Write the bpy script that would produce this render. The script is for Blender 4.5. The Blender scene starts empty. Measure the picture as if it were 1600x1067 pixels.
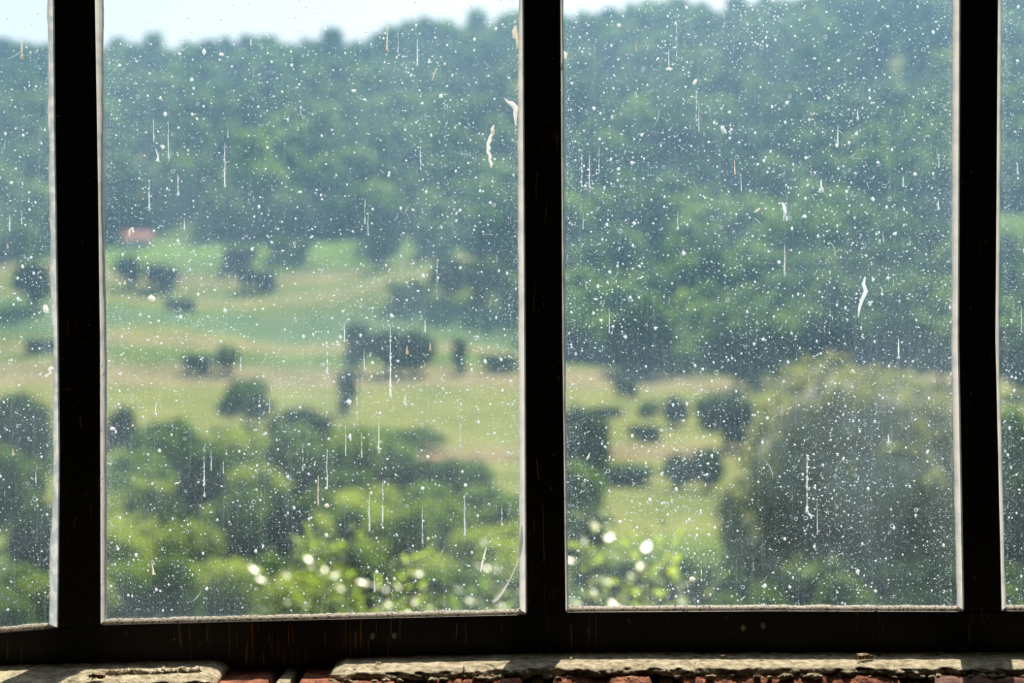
import bpy, math, random
import numpy as np
from mathutils import Vector, Matrix, Euler, noise

# ------------------------------------------------------------------ camera, sky, sun, exposure
SC = bpy.context.scene
EYE = 1.6                      # eye height above the floor
F = 2222.2                     # focal length in pixels of the 1600 wide frame (50 mm on 36 mm)
cam_d = bpy.data.cameras.new('camera'); cam = bpy.data.objects.new('camera', cam_d)
SC.collection.objects.link(cam); SC.camera = cam
cam.location = (0, 0, EYE); cam.rotation_euler = (math.pi/2, 0, 0)
cam_d.lens = 50; cam_d.sensor_width = 36; cam_d.clip_start = 0.05; cam_d.clip_end = 4000
cam_d.dof.use_dof = True; cam_d.dof.focus_distance = 1.316; cam_d.dof.aperture_fstop = 4.4
cam_d.dof.aperture_blades = 0

SUN_EL, SUN_AZ = math.radians(51), math.radians(13)      # in front of the window, a touch to the right
world = bpy.data.worlds.new('sky'); SC.world = world; world.use_nodes = True
wn = world.node_tree; wn.nodes.clear()
wo = wn.nodes.new('ShaderNodeOutputWorld'); wb = wn.nodes.new('ShaderNodeBackground')
sky = wn.nodes.new('ShaderNodeTexSky'); sky.sky_type = 'NISHITA'; sky.sun_disc = False
sky.sun_elevation = SUN_EL; sky.sun_rotation = SUN_AZ
sky.air_density = 1.0; sky.dust_density = 2.5; sky.ozone_density = 1.0; sky.altitude = 300
wn.links.new(sky.outputs[0], wb.inputs[0]); wb.inputs[1].default_value = 0.18
wn.links.new(wb.outputs[0], wo.inputs[0])
sl = bpy.data.lights.new('sun', 'SUN'); sl.energy = 8.5; sl.angle = math.radians(0.55); sl.color = (1, .95, .87)
so = bpy.data.objects.new('sun', sl); SC.collection.objects.link(so)
sdir = Vector((math.sin(SUN_AZ)*math.cos(SUN_EL), math.cos(SUN_AZ)*math.cos(SUN_EL), math.sin(SUN_EL)))
so.rotation_euler = sdir.to_track_quat('Z', 'Y').to_euler(); so.location = (0, 30, 60)
SC.view_settings.view_transform = 'Standard'; SC.view_settings.look = 'None'
SC.view_settings.gamma = 1; SC.view_settings.use_curve_mapping = False
SC.view_settings.exposure = 0.0
try:
    SC.cycles.volume_step_rate = 4; SC.cycles.transparent_max_bounces = 24; SC.cycles.volume_bounces = 0
except Exception: pass

# ------------------------------------------------------------------ helpers
random.seed(7); RNG = np.random.default_rng(11)
def link(o, parent=None):
    SC.collection.objects.link(o)
    if parent is not None: o.parent = parent
    return o
def tag(o, label=None, cat=None, group=None, kind=None):
    if label: o['label'] = label
    if cat: o['category'] = cat
    if group: o['group'] = group
    if kind: o['kind'] = kind
    return o
def empty(name, loc=(0, 0, 0), rot=(0, 0, 0)):
    o = bpy.data.objects.new(name, None); o.location = loc; o.rotation_euler = rot
    o.empty_display_size = .05
    return link(o)
def mesh(name, V, Fc, mat, parent=None, smooth=False, mats=None, mi=None):
    me = bpy.data.meshes.new(name); me.from_pydata([tuple(v) for v in V], [], [tuple(f) for f in Fc])
    for m in (mats or [mat]): me.materials.append(m)
    if mi is not None: me.polygons.foreach_set('material_index', mi)
    if smooth: me.polygons.foreach_set('use_smooth', [True]*len(me.polygons))
    me.update()
    return link(bpy.data.objects.new(name, me), parent)
def np_mesh(name, V, Q, mat, parent=None, smooth=False, n=4):
    """V (N,3) array, Q (M,n) array of equal polygons"""
    me = bpy.data.meshes.new(name)
    me.vertices.add(len(V)); me.vertices.foreach_set('co', V.astype(np.float32).ravel())
    me.loops.add(Q.size); me.loops.foreach_set('vertex_index', Q.astype(np.int32).ravel())
    me.polygons.add(len(Q)); me.polygons.foreach_set('loop_start', np.arange(0, Q.size, n, dtype=np.int32))
    me.polygons.foreach_set('loop_total', np.full(len(Q), n, dtype=np.int32))
    if smooth: me.polygons.foreach_set('use_smooth', np.ones(len(Q), dtype=bool))
    me.materials.append(mat); me.update(calc_edges=True); me.validate()
    return link(bpy.data.objects.new(name, me), parent)
class MB:
    def __init__(s): s.V = []; s.F = []; s.mi = []
    def add(s, V, Fc, m=0):
        k = len(s.V); s.V += [tuple(v) for v in V]; s.F += [tuple(i+k for i in f) for f in Fc]; s.mi += [m]*len(Fc)
    def box(s, a, b, m=0):
        x0, y0, z0 = a; x1, y1, z1 = b
        s.add([(x0,y0,z0),(x1,y0,z0),(x1,y1,z0),(x0,y1,z0),(x0,y0,z1),(x1,y0,z1),(x1,y1,z1),(x0,y1,z1)],
              [(0,3,2,1),(4,5,6,7),(0,1,5,4),(1,2,6,5),(2,3,7,6),(3,0,4,7)], m)
    def tube(s, pts, rad, n=6, m=0):
        pts = [Vector(p) for p in pts]; V = []; Fc = []
        up = Vector((0.13, 0.21, 0.97))
        for i, p in enumerate(pts):
            t = (pts[min(i+1, len(pts)-1)]-pts[max(i-1, 0)]).normalized()
            a = t.cross(up)
            if a.length < .05: a = t.cross(Vector((1, 0, 0)))
            a.normalize(); b = t.cross(a)
            r = rad[i] if isinstance(rad, (list, tuple)) else rad
            for k in range(n):
                w = 2*math.pi*k/n; V.append(p+a*(math.cos(w)*r)+b*(math.sin(w)*r))
        for i in range(len(pts)-1):
            for k in range(n):
                Fc.append((i*n+k, i*n+(k+1) % n, (i+1)*n+(k+1) % n, (i+1)*n+k))
        Fc.append(tuple(range(n))[::-1]); Fc.append(tuple(range((len(pts)-1)*n, len(pts)*n)))
        s.add(V, Fc, m)
    def build(s, name, mat, parent=None, smooth=False, mats=None):
        return mesh(name, s.V, s.F, mat, parent, smooth, mats, s.mi)

def node_mat(name, base=(.5, .5, .5), rough=.7, spec=.3):
    m = bpy.data.materials.new(name); m.use_nodes = True
    nt = m.node_tree; b = nt.nodes['Principled BSDF']
    b.inputs['Base Color'].default_value = (*base, 1); b.inputs['Roughness'].default_value = rough
    b.inputs['Specular IOR Level'].default_value = spec
    return m, nt, b
def N(nt, t, **kw):
    n = nt.nodes.new(t)
    for k, v in kw.items():
        if k in n.inputs: n.inputs[k].default_value = v
        else: setattr(n, k, v)
    return n
def ramp(nt, stops, interp='LINEAR'):
    r = nt.nodes.new('ShaderNodeValToRGB'); cr = r.color_ramp; cr.interpolation = interp
    while len(cr.elements) > 1: cr.elements.remove(cr.elements[-1])
    for i, (p, c) in enumerate(stops):
        e = cr.elements[0] if i == 0 else cr.elements.new(p)
        e.position = p; e.color = (*c, 1) if len(c) == 3 else c
    return r
def g(v): return (v, v, v)
def srgb(r, gg, b):
    f = lambda c: (c/255/12.92) if c/255 <= .04045 else ((c/255+.055)/1.055)**2.4
    return (f(r), f(gg), f(b))

# ------------------------------------------------------------------ materials
def simple_rough(name, c1, c2, scale, rough=.9, bump=.3, coord='Object', det=6, bdist=.002):
    m, nt, b = node_mat(name, c1, rough, .15)
    tc = N(nt, 'ShaderNodeTexCoord'); no = N(nt, 'ShaderNodeTexNoise', Scale=scale, Detail=det)
    nt.links.new(tc.outputs[coord], no.inputs['Vector'])
    r = ramp(nt, [(.3, c1), (.7, c2)]); nt.links.new(no.outputs[0], r.inputs[0]); nt.links.new(r.outputs[0], b.inputs['Base Color'])
    n2 = N(nt, 'ShaderNodeTexNoise', Scale=scale*3, Detail=8); nt.links.new(tc.outputs[coord], n2.inputs['Vector'])
    bp = N(nt, 'ShaderNodeBump', Strength=bump, Distance=bdist); nt.links.new(n2.outputs[0], bp.inputs['Height'])
    nt.links.new(bp.outputs[0], b.inputs['Normal'])
    return m
M_mortar = simple_rough('sandy lime mortar', srgb(128, 118, 94), srgb(220, 208, 178), 130, bump=1, bdist=.003)
M_brick = simple_rough('weathered red brick', srgb(112, 62, 46), srgb(186, 126, 98), 80, bump=1, bdist=.003)
M_brick2 = simple_rough('dusty mauve brick', srgb(112, 76, 70), srgb(170, 132, 120), 70, bump=.9, bdist=.0015)
M_wall = simple_rough('dim plaster', srgb(176, 164, 146), srgb(200, 190, 172), 6, bump=.2)
M_floor = simple_rough('worn concrete floor', srgb(150, 140, 126), srgb(178, 168, 150), 4, bump=.2)

def brick_wall_mat():
    m, nt, b = node_mat('old brickwork', (.3, .1, .06), .95, .1)
    tc = N(nt, 'ShaderNodeTexCoord'); mp = N(nt, 'ShaderNodeMapping'); mp.inputs['Rotation'].default_value = (math.pi/2, 0, 0)
    br = N(nt, 'ShaderNodeTexBrick', Scale=1.0); br.inputs['Brick Width'].default_value = .23; br.inputs['Row Height'].default_value = .075
    br.inputs['Mortar Size'].default_value = .006
    br.inputs['Color1'].default_value = (*srgb(130, 66, 48), 1); br.inputs['Color2'].default_value = (*srgb(100, 60, 50), 1)
    br.inputs['Mortar'].default_value = (*srgb(150, 138, 115), 1)
    sp = N(nt, 'ShaderNodeSeparateXYZ'); nt.links.new(tc.outputs['Object'], sp.inputs[0])
    ad = N(nt, 'ShaderNodeMath', operation='ADD'); nt.links.new(sp.outputs[0], ad.inputs[0]); nt.links.new(sp.outputs[1], ad.inputs[1])
    cb = N(nt, 'ShaderNodeCombineXYZ'); nt.links.new(ad.outputs[0], cb.inputs[0]); nt.links.new(sp.outputs[2], cb.inputs[1]); nt.links.new(cb.outputs[0], br.inputs[0]); nt.links.new(br.outputs[0], b.inputs['Base Color'])
    return m
M_brickwall = brick_wall_mat()

def frame_mat():
    m, nt, b = node_mat('black painted steel', (.008, .007, .006), .55, .25)
    tc = N(nt, 'ShaderNodeTexCoord')
    # vertical rust runs, mostly on the rail left of the middle
    mp = N(nt, 'ShaderNodeMapping'); mp.inputs['Scale'].default_value = (760, 1, 30)
    nt.links.new(tc.outputs['Object'], mp.inputs[0])
    n1 = N(nt, 'ShaderNodeTexNoise', Scale=1.0, Detail=2); nt.links.new(mp.outputs[0], n1.inputs['Vector'])
    r1 = ramp(nt, [(.62, g(0)), (.70, g(1))]); nt.links.new(n1.outputs[0], r1.inputs[0])
    n2 = N(nt, 'ShaderNodeTexNoise', Scale=14.0, Detail=2); nt.links.new(tc.outputs['Object'], n2.inputs['Vector'])
    sp = N(nt, 'ShaderNodeSeparateXYZ'); nt.links.new(tc.outputs['Object'], sp.inputs[0])
    q1 = N(nt, 'ShaderNodeMath', operation='ADD'); q1.inputs[1].default_value = .15; nt.links.new(sp.outputs[0], q1.inputs[0])
    q2 = N(nt, 'ShaderNodeMath', operation='ABSOLUTE'); nt.links.new(q1.outputs[0], q2.inputs[0])
    q3 = N(nt, 'ShaderNodeMapRange'); q3.inputs['From Min'].default_value = .02; q3.inputs['From Max'].default_value = .12; q3.inputs['To Min'].default_value = .13; q3.inputs['To Max'].default_value = -.08
    nt.links.new(q2.outputs[0], q3.inputs[0])
    q4 = N(nt, 'ShaderNodeMath', operation='ADD'); nt.links.new(n2.outputs[0], q4.inputs[0]); nt.links.new(q3.outputs[0], q4.inputs[1])
    r2 = ramp(nt, [(.50, g(0)), (.66, g(1))]); nt.links.new(q4.outputs[0], r2.inputs[0])
    mul = N(nt, 'ShaderNodeMath', operation='MULTIPLY'); nt.links.new(r1.outputs[0], mul.inputs[0]); nt.links.new(r2.outputs[0], mul.inputs[1])
    # specks of dust and lime
    n3 = N(nt, 'ShaderNodeTexNoise', Scale=330.0, Detail=1); nt.links.new(tc.outputs['Object'], n3.inputs['Vector'])
    r3 = ramp(nt, [(.765, g(0)), (.80, g(1))]); nt.links.new(n3.outputs[0], r3.inputs[0])
    mx = N(nt, 'ShaderNodeMix', data_type='RGBA'); mx.inputs[6].default_value = (.010, .009, .008, 1); mx.inputs[7].default_value = (*srgb(170, 128, 66), 1)
    nt.links.new(mul.outputs[0], mx.inputs[0])
    mx2 = N(nt, 'ShaderNodeMix', data_type='RGBA'); mx2.inputs[7].default_value = (.45, .40, .33, 1)
    nt.links.new(r3.outputs[0], mx2.inputs[0]); nt.links.new(mx.outputs[2], mx2.inputs[6]); nt.links.new(mx2.outputs[2], b.inputs['Base Color'])
    n4 = N(nt, 'ShaderNodeTexNoise', Scale=160.0, Detail=4); nt.links.new(tc.outputs['Object'], n4.inputs['Vector'])
    bp = N(nt, 'ShaderNodeBump', Strength=.25, Distance=.001); nt.links.new(n4.outputs[0], bp.inputs['Height']); nt.links.new(bp.outputs[0], b.inputs['Normal'])
    return m
M_frame = frame_mat()

def translucent_mat(name, col, trans=.6, rough=.6, noise_col=None, nscale=200, gloss=0.03, thr=(.55, .68)):
    m = bpy.data.materials.new(name); m.use_nodes = True; nt = m.node_tree; nt.nodes.clear()
    out = N(nt, 'ShaderNodeOutputMaterial'); d = N(nt, 'ShaderNodeBsdfDiffuse'); t = N(nt, 'ShaderNodeBsdfTranslucent')
    d.inputs[0].default_value = (*col, 1); t.inputs[0].default_value = (*col, 1)
    if noise_col:
        tc = N(nt, 'ShaderNodeTexCoord'); no = N(nt, 'ShaderNodeTexNoise', Scale=nscale, Detail=4); nt.links.new(tc.outputs['Object'], no.inputs['Vector'])
        r = ramp(nt, [(thr[0], col), (thr[1], noise_col)]); nt.links.new(no.outputs[0], r.inputs[0])
        nt.links.new(r.outputs[0], d.inputs[0]); nt.links.new(r.outputs[0], t.inputs[0])
    mx = N(nt, 'ShaderNodeMixShader'); mx.inputs[0].default_value = trans
    nt.links.new(d.outputs[0], mx.inputs[1]); nt.links.new(t.outputs[0], mx.inputs[2])
    gl = N(nt, 'ShaderNodeBsdfGlossy', Roughness=rough); m2 = N(nt, 'ShaderNodeMixShader'); m2.inputs[0].default_value = gloss
    nt.links.new(mx.outputs[0], m2.inputs[1]); nt.links.new(gl.outputs[0], m2.inputs[2]); nt.links.new(m2.outputs[0], out.inputs[0])
    return m
M_speck = translucent_mat('lime dust speck', (.74, .84, .92), .75)
M_streak = translucent_mat('dried water streak', (.76, .84, .88), .7, noise_col=(.5, .6, .66), nscale=900)
M_ochre = translucent_mat('ochre dried drip', srgb(236, 228, 212), .6, noise_col=srgb(226, 172, 112), nscale=450)
M_paint = translucent_mat('white paint', (.90, .90, .88), .6)
M_strip = translucent_mat('white rubbery sealant', (.97, .97, .96), .85)
M_rust = simple_rough('rust run', srgb(150, 92, 36), srgb(214, 160, 84), 700)
M_dim = simple_rough('pale scrape', srgb(120, 120, 112), srgb(190, 186, 172), 700)
M_plug = translucent_mat('grey green rubber', srgb(140, 140, 118), .1)
M_seal = translucent_mat('milky silicone', (.92, .92, .89), .62, noise_col=(.70, .73, .74), nscale=60, gloss=.08, thr=(.45, .7))
M_sealb = translucent_mat('dusty silicone', (.80, .75, .64), .5, noise_col=(.18, .12, .07), nscale=480, gloss=.04, thr=(.53, .60))
M_seal2 = translucent_mat('clear bluish silicone', (.55, .63, .68), .6, noise_col=(.85, .88, .9), nscale=80, gloss=.12, thr=(.45, .6))

def film_mat():
    m = bpy.data.materials.new('dusty window glass'); m.use_nodes = True; nt = m.node_tree; nt.nodes.clear()
    out = N(nt, 'ShaderNodeOutputMaterial'); tr = N(nt, 'ShaderNodeBsdfTransparent'); tr.inputs[0].default_value = (.97, .985, .98, 1)
    tl = N(nt, 'ShaderNodeBsdfTranslucent'); tl.inputs[0].default_value = (.62, .80, .95, 1)
    tc = N(nt, 'ShaderNodeTexCoord')
    def noi(sc, det, a, b, lo, hi, mp=None):
        n = N(nt, 'ShaderNodeTexNoise', Scale=sc, Detail=det)
        if mp:
            q = N(nt, 'ShaderNodeMapping'); q.inputs['Scale'].default_value = mp; nt.links.new(tc.outputs['Object'], q.inputs[0]); nt.links.new(q.outputs[0], n.inputs['Vector'])
        else: nt.links.new(tc.outputs['Object'], n.inputs['Vector'])
        r = N(nt, 'ShaderNodeMapRange'); r.inputs['From Min'].default_value = a; r.inputs['From Max'].default_value = b
        r.inputs['To Min'].default_value = lo; r.inputs['To Max'].default_value = hi; nt.links.new(n.outputs[0], r.inputs[0]); return r.outputs[0]
    a1 = noi(7, 3, .3, .7, .008, .065)               # cloudy film
    a2 = noi(1200, 2, .56, .72, 0, .16)            # fine grain
    a3 = noi(1, 2, .58, .78, 0, .06, (700, 1, 14))  # faint vertical run marks
    s1 = N(nt, 'ShaderNodeMath', operation='ADD'); s2 = N(nt, 'ShaderNodeMath', operation='ADD')
    nt.links.new(a1, s1.inputs[0]); nt.links.new(a2, s1.inputs[1]); nt.links.new(s1.outputs[0], s2.inputs[0]); nt.links.new(a3, s2.inputs[1])
    mx = N(nt, 'ShaderNodeMixShader'); nt.links.new(s2.outputs[0], mx.inputs[0]); nt.links.new(tr.outputs[0], mx.inputs[1]); nt.links.new(tl.outputs[0], mx.inputs[2])
    gl = N(nt, 'ShaderNodeBsdfGlossy', Roughness=.02); m2 = N(nt, 'ShaderNodeMixShader')
    m2.inputs[0].default_value = .035
    nt.links.new(mx.outputs[0], m2.inputs[1]); nt.links.new(gl.outputs[0], m2.inputs[2]); nt.links.new(m2.outputs[0], out.inputs[0])
    return m
def clear_mat():
    m = bpy.data.materials.new('clear glass face'); m.use_nodes = True; nt = m.node_tree; nt.nodes.clear()
    out = N(nt, 'ShaderNodeOutputMaterial'); tr = N(nt, 'ShaderNodeBsdfTransparent'); tr.inputs[0].default_value = (.97, .985, .98, 1)
    gl = N(nt, 'ShaderNodeBsdfGlossy', Roughness=.02); m2 = N(nt, 'ShaderNodeMixShader'); m2.inputs[0].default_value = .035
    nt.links.new(tr.outputs[0], m2.inputs[1]); nt.links.new(gl.outputs[0], m2.inputs[2]); nt.links.new(m2.outputs[0], out.inputs[0])
    return m
M_film = film_mat(); M_clear = clear_mat()

def leaf_mat(name, c1, c2, trans=.35, gloss=0.0, nscale=.35, rough=.35):
    m = bpy.data.materials.new(name); m.use_nodes = True; nt = m.node_tree; nt.nodes.clear()
    out = N(nt, 'ShaderNodeOutputMaterial'); d = N(nt, 'ShaderNodeBsdfDiffuse'); t = N(nt, 'ShaderNodeBsdfTranslucent')
    tc = N(nt, 'ShaderNodeTexCoord'); oi = N(nt, 'ShaderNodeObjectInfo')
    geo = N(nt, 'ShaderNodeNewGeometry')
    no = N(nt, 'ShaderNodeTexNoise', Scale=nscale, Detail=3); nt.links.new(geo.outputs['Position'], no.inputs['Vector'])
    ad = N(nt, 'ShaderNodeMath', operation='MULTIPLY_ADD'); ad.inputs[1].default_value = .5; nt.links.new(oi.outputs['Random'], ad.inputs[0])
    sb = N(nt, 'ShaderNodeMath', operation='SUBTRACT'); sb.inputs[1].default_value = .22; nt.links.new(no.outputs[0], sb.inputs[0]); nt.links.new(sb.outputs[0], ad.inputs[2])
    r = ramp(nt, [(.25, c1), (.75, c2)]); nt.links.new(ad.outputs[0], r.inputs[0])
    nt.links.new(r.outputs[0], d.inputs[0])
    br = N(nt, 'ShaderNodeMix', data_type='RGBA', blend_type='MULTIPLY'); br.inputs[0].default_value = 1; br.inputs[7].default_value = (1.3, 1.45, .55, 1)
    nt.links.new(r.outputs[0], br.inputs[6]); nt.links.new(br.outputs[2], t.inputs[0])
    mx = N(nt, 'ShaderNodeMixShader'); mx.inputs[0].default_value = trans
    nt.links.new(d.outputs[0], mx.inputs[1]); nt.links.new(t.outputs[0], mx.inputs[2])
    last = mx
    if gloss:
        gl = N(nt, 'ShaderNodeBsdfGlossy', Roughness=rough); m2 = N(nt, 'ShaderNodeMixShader'); m2.inputs[0].default_value = gloss
        nt.links.new(mx.outputs[0], m2.inputs[1]); nt.links.new(gl.outputs[0], m2.inputs[2]); last = m2
    nt.links.new(last.outputs[0], out.inputs[0])
    return m
L_dark = leaf_mat('dark green foliage', (.030, .065, .035), (.085, .15, .055), .25)
L_mid = leaf_mat('mid green foliage', (.08, .15, .035), (.20, .30, .07), .4)
L_grey = leaf_mat('grey green foliage', (.22, .235, .15), (.44, .45, .31), .25)
L_far = leaf_mat('hillside foliage', (.050, .125, .048), (.27, .38, .12), .35, nscale=.02)
L_light = leaf_mat('light green foliage', (.19, .27, .05), (.42, .47, .11), .45)
L_near = leaf_mat('glossy young leaves', (.20, .32, .035), (.42, .50, .06), .5, gloss=.10, nscale=4, rough=.30)
M_bark = simple_rough('grey brown bark', srgb(84, 72, 60), srgb(120, 106, 90), 8, bump=.5, bdist=.02)
M_tile = simple_rough('faded pink roof tiles', srgb(190, 120, 110), srgb(210, 150, 138), 3)
M_render = simple_rough('pale rendered wall', srgb(200, 190, 175), srgb(215, 205, 190), 3)

# ------------------------------------------------------------------ terrain
PD = [0, 1.5, 5, 15, 40, 60, 90, 130, 170, 210, 250, 290, 330, 370, 410, 450, 500, 560, 620, 700, 760, 900]
PE = [-1.8, -1.8, -2.1, -4.8, -8.6, -10.6, -12.2, -12.9, -11.9, -9.8, -6.4, -1.2, 5.2, 13.5, 23.5, 35, 54, 79, 104, 136, 150, 120]
GU = [-.6, -.36, -.27, -.20, -.12, -.05, 0, .04, .11, .2, .36, .6]
GV = [.955, .94, .915, .945, .965, 1.01, 1.035, 1.035, 1.075, 1.13, 1.21, 1.25]
def terr(x, y):
    d = max(y, 0.5); u = x/max(d, 30)
    e = float(np.interp(d, PD, PE))
    if e > 0: e *= float(np.interp(u, GU, GV))
    a = min(max((d-30)/250, 0), 1)
    if d > 250: k = min(1, (d-250)/60)*max(0, min(1, (640-d)/100)); e += k*10*noise.noise(Vector((x*.021, y*.017, 8)))
    e += a*3.0*noise.noise(Vector((x*.012, y*.012, 3.1))) + min(max((d-15)/60, 0), 1)*.5*noise.noise(Vector((x*.05, y*.05, 7)))
    return EYE+e
def hit(px, row, dmin=20):
    """where the line of sight through this point of the photograph meets the ground"""
    u = (px-800)/F; v = (533.5-row)/F; d = dmin
    while d < 900:
        if EYE+v*d <= terr(u*d, d): break
        d += 1.0
    return u*d, d

def ground_mat():
    m, nt, b = node_mat('meadows and field strips', (.2, .25, .08), 1.0, 0)
    geo = N(nt, 'ShaderNodeNewGeometry'); sep = N(nt, 'ShaderNodeSeparateXYZ'); nt.links.new(geo.outputs['Position'], sep.inputs[0])
    no = N(nt, 'ShaderNodeTexNoise', Scale=.02, Detail=4); nt.links.new(geo.outputs['Position'], no.inputs['Vector'])
    ma = N(nt, 'ShaderNodeMath', operation='MULTIPLY_ADD'); ma.inputs[1].default_value = 26; nt.links.new(no.outputs[0], ma.inputs[0]); nt.links.new(sep.outputs[1], ma.inputs[2])
    mr = N(nt, 'ShaderNodeMapRange'); mr.inputs['From Min'].default_value = 13; mr.inputs['From Max'].default_value = 513
    nt.links.new(ma.outputs[0], mr.inputs[0])
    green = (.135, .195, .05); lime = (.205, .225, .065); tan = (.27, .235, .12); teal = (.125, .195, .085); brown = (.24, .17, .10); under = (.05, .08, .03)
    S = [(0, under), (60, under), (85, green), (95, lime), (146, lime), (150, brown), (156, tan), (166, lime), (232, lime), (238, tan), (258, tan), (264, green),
         (276, green), (281, tan), (312, lime), (318, teal), (342, teal), (346, green), (358, lime), (366, tan), (372, green), (388, lime), (394, tan), (402, green), (412, (.16, .25, .06)),
         (436, (.17, .27, .07)), (446, green), (470, (.05, .08, .03)), (497, (.22, .27, .09))]
    r = ramp(nt, [(p/500, c) for p, c in S][:31]); nt.links.new(mr.outputs[0], r.inputs[0])
    n2 = N(nt, 'ShaderNodeTexNoise', Scale=.13, Detail=5); nt.links.new(geo.outputs['Position'], n2.inputs['Vector'])
    r2 = ramp(nt, [(.3, (.62, .72, .6)), (.7, (1.15, 1.1, 1.05))]); nt.links.new(n2.outputs[0], r2.inputs[0])
    mx = N(nt, 'ShaderNodeMix', data_type='RGBA', blend_type='MULTIPLY'); mx.inputs[0].default_value = 1
    nt.links.new(r.outputs[0], mx.inputs[6]); nt.links.new(r2.outputs[0], mx.inputs[7]); nt.links.new(mx.outputs[2], b.inputs['Base Color'])
    return m
def build_terrain():
    ys = np.concatenate([np.linspace(1.6, 40, 22), np.linspace(44, 460, 130), np.linspace(468, 900, 55)])
    nx = 150; V = []; Fc = []
    for y in ys:
        w = 8+y*.62
        for i in range(nx):
            x = (i/(nx-1)*2-1)*w; V.append((x, y, terr(x, y)))
    for j in range(len(ys)-1):
        for i in range(nx-1):
            a = j*nx+i; Fc.append((a, a+1, a+nx+1, a+nx))
    o = mesh('valley_ground', V, Fc, ground_mat(), None, True)
    tag(o, 'rolling valley meadows and forested hillside beyond the window', 'ground', kind='structure')
build_terrain()

# ------------------------------------------------------------------ haze in the valley air
def haze():
    mb = MB(); mb.box((-620, 12, -60), (620, 1000, 330))
    m = bpy.data.materials.new('thin summer haze'); m.use_nodes = True; nt = m.node_tree; nt.nodes.clear()
    out = N(nt, 'ShaderNodeOutputMaterial'); v = N(nt, 'ShaderNodeVolumeScatter'); v.inputs['Color'].default_value = (.27, .60, .95, 1)
    v.inputs['Density'].default_value = HAZE; v.inputs['Anisotropy'].default_value = .25
    nt.links.new(v.outputs[0], out.inputs['Volume'])
    o = mb.build('valley_haze', m); tag(o, 'thin bluish haze filling the valley air', 'haze', kind='stuff')
HAZE = .00046
haze()

# ------------------------------------------------------------------ trees
def ico(sub=3):
    import bmesh
    bm = bmesh.new(); bmesh.ops.create_icosphere(bm, subdivisions=sub, radius=1)
    V = np.array([v.co[:] for v in bm.verts]); T = np.array([[v.index for v in f.verts] for f in bm.faces]); bm.free()
    return V, T
ICO3 = ico(3); ICO2 = ico(2)
def leaf_quads(C, size, rng, flat=.0):
    n = len(C); a = rng.normal(size=(n, 3)); a[:, 2] += flat; a /= np.linalg.norm(a, axis=1)[:, None]
    r = rng.normal(size=(n, 3)); t = np.cross(a, r); t /= np.linalg.norm(t, axis=1)[:, None]; b = np.cross(a, t)
    s = (size*rng.uniform(.6, 1.4, n))[:, None]
    V = np.stack([C-t*s, C-b*s*.55, C+t*s, C+b*s*.55], 1).reshape(-1, 3)
    return V, np.arange(4*n).reshape(n, 4)
def crown_arrays(seed, nb=14, nleaf=3500, size=.045, core=ICO2, shape='round'):
    """unit crown: height about 1, width about 1, base at z=0.
    nested lumps with leaves all over them; returns vertex and triangle arrays"""
    rng = np.random.default_rng(seed); Vs = []; Ts = []; k = 0; cs = []
    for i in range(nb):
        if shape == 'round':
            th = rng.uniform(0, 2*np.pi); zz = rng.uniform(.25, .80); rr = .30*math.sqrt(max(0.05, 1-((zz-.5)/.42)**2))*rng.uniform(.5, 1)
        elif shape == 'tall':
            th = rng.uniform(0, 2*np.pi); zz = rng.uniform(.15, .86); rr = .22*(1-zz*.7)*rng.uniform(.4, 1)
        else:
            th = rng.uniform(0, 2*np.pi); zz = rng.uniform(.12, .62); rr = .38*rng.uniform(.3, 1)
        rad = rng.uniform(.13, .22)*(1.0 if shape != 'tall' else .8)
        c = np.array([rr*math.cos(th), rr*math.sin(th), zz]); cs.append((c, rad))
        V = core[0].copy()
        nz = np.array([noise.noise(Vector((*(v*2.2+c*9),))) for v in V]); V = V*(1+.35*nz)[:, None]*rad*.86 + c
        V[:, 2] = np.maximum(V[:, 2], .02)
        Vs.append(V); Ts.append(core[1]+k); k += len(V)
    cc = np.array([c for c, r in cs]); rr = np.array([r for c, r in cs])
    idx = rng.integers(0, nb, nleaf); dirs = rng.normal(size=(nleaf, 3)); dirs /= np.linalg.norm(dirs, axis=1)[:, None]
    C = cc[idx]+dirs*(rr[idx]*rng.uniform(.78, 1.18, nleaf))[:, None]
    C = C[C[:, 2] > .03]
    V, Q = leaf_quads(C, size, rng, .5)
    Q = Q+k; Vs.append(V); Ts.append(Q[:, [0, 1, 2]]); Ts.append(Q[:, [0, 2, 3]])
    return np.concatenate(Vs), np.concatenate(Ts)
def trunk_mb(seed, branches=5, top=.7):
    rng = random.Random(seed); mb = MB()
    pts = [(0, 0, -.05), (.01, 0, .12), (-.01, .015, .3), (.015, 0, .5), (0, .01, top)]
    mb.tube(pts, [.04, .03, .024, .016, .005], 7)
    for i in range(branches):
        z = .15+.4*i/branches; a = rng.uniform(0, 6.28); r = rng.uniform(.2, .32)
        mb.tube([(0, 0, z), (r*.5*math.cos(a), r*.5*math.sin(a), z+.14), (r*math.cos(a), r*math.sin(a), z+.24)], [.013, .009, .003], 5)
    return mb
PROTO = {}
def tree_proto(key, leafm, shape, seed, nleaf=3500, size=.04, nb=14):
    V, T = crown_arrays(seed, nb, nleaf, size, ICO2, shape)
    o = np_mesh('foliage', V, T, leafm, None, n=3); me1 = o.data; bpy.data.objects.remove(o)
    o = trunk_mb(seed, top=.7 if shape != 'bush' else .4).build('trunk', M_bark, None, True); me2 = o.data; bpy.data.objects.remove(o)
    PROTO[key] = (me1, me2)
tree_proto('dark1', L_dark, 'round', 1); tree_proto('dark2', L_dark, 'tall', 2)
tree_proto('mid1', L_mid, 'round', 3); tree_proto('mid2', L_mid, 'bush', 4); tree_proto('dark3', L_dark, 'bush', 5)
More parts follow.
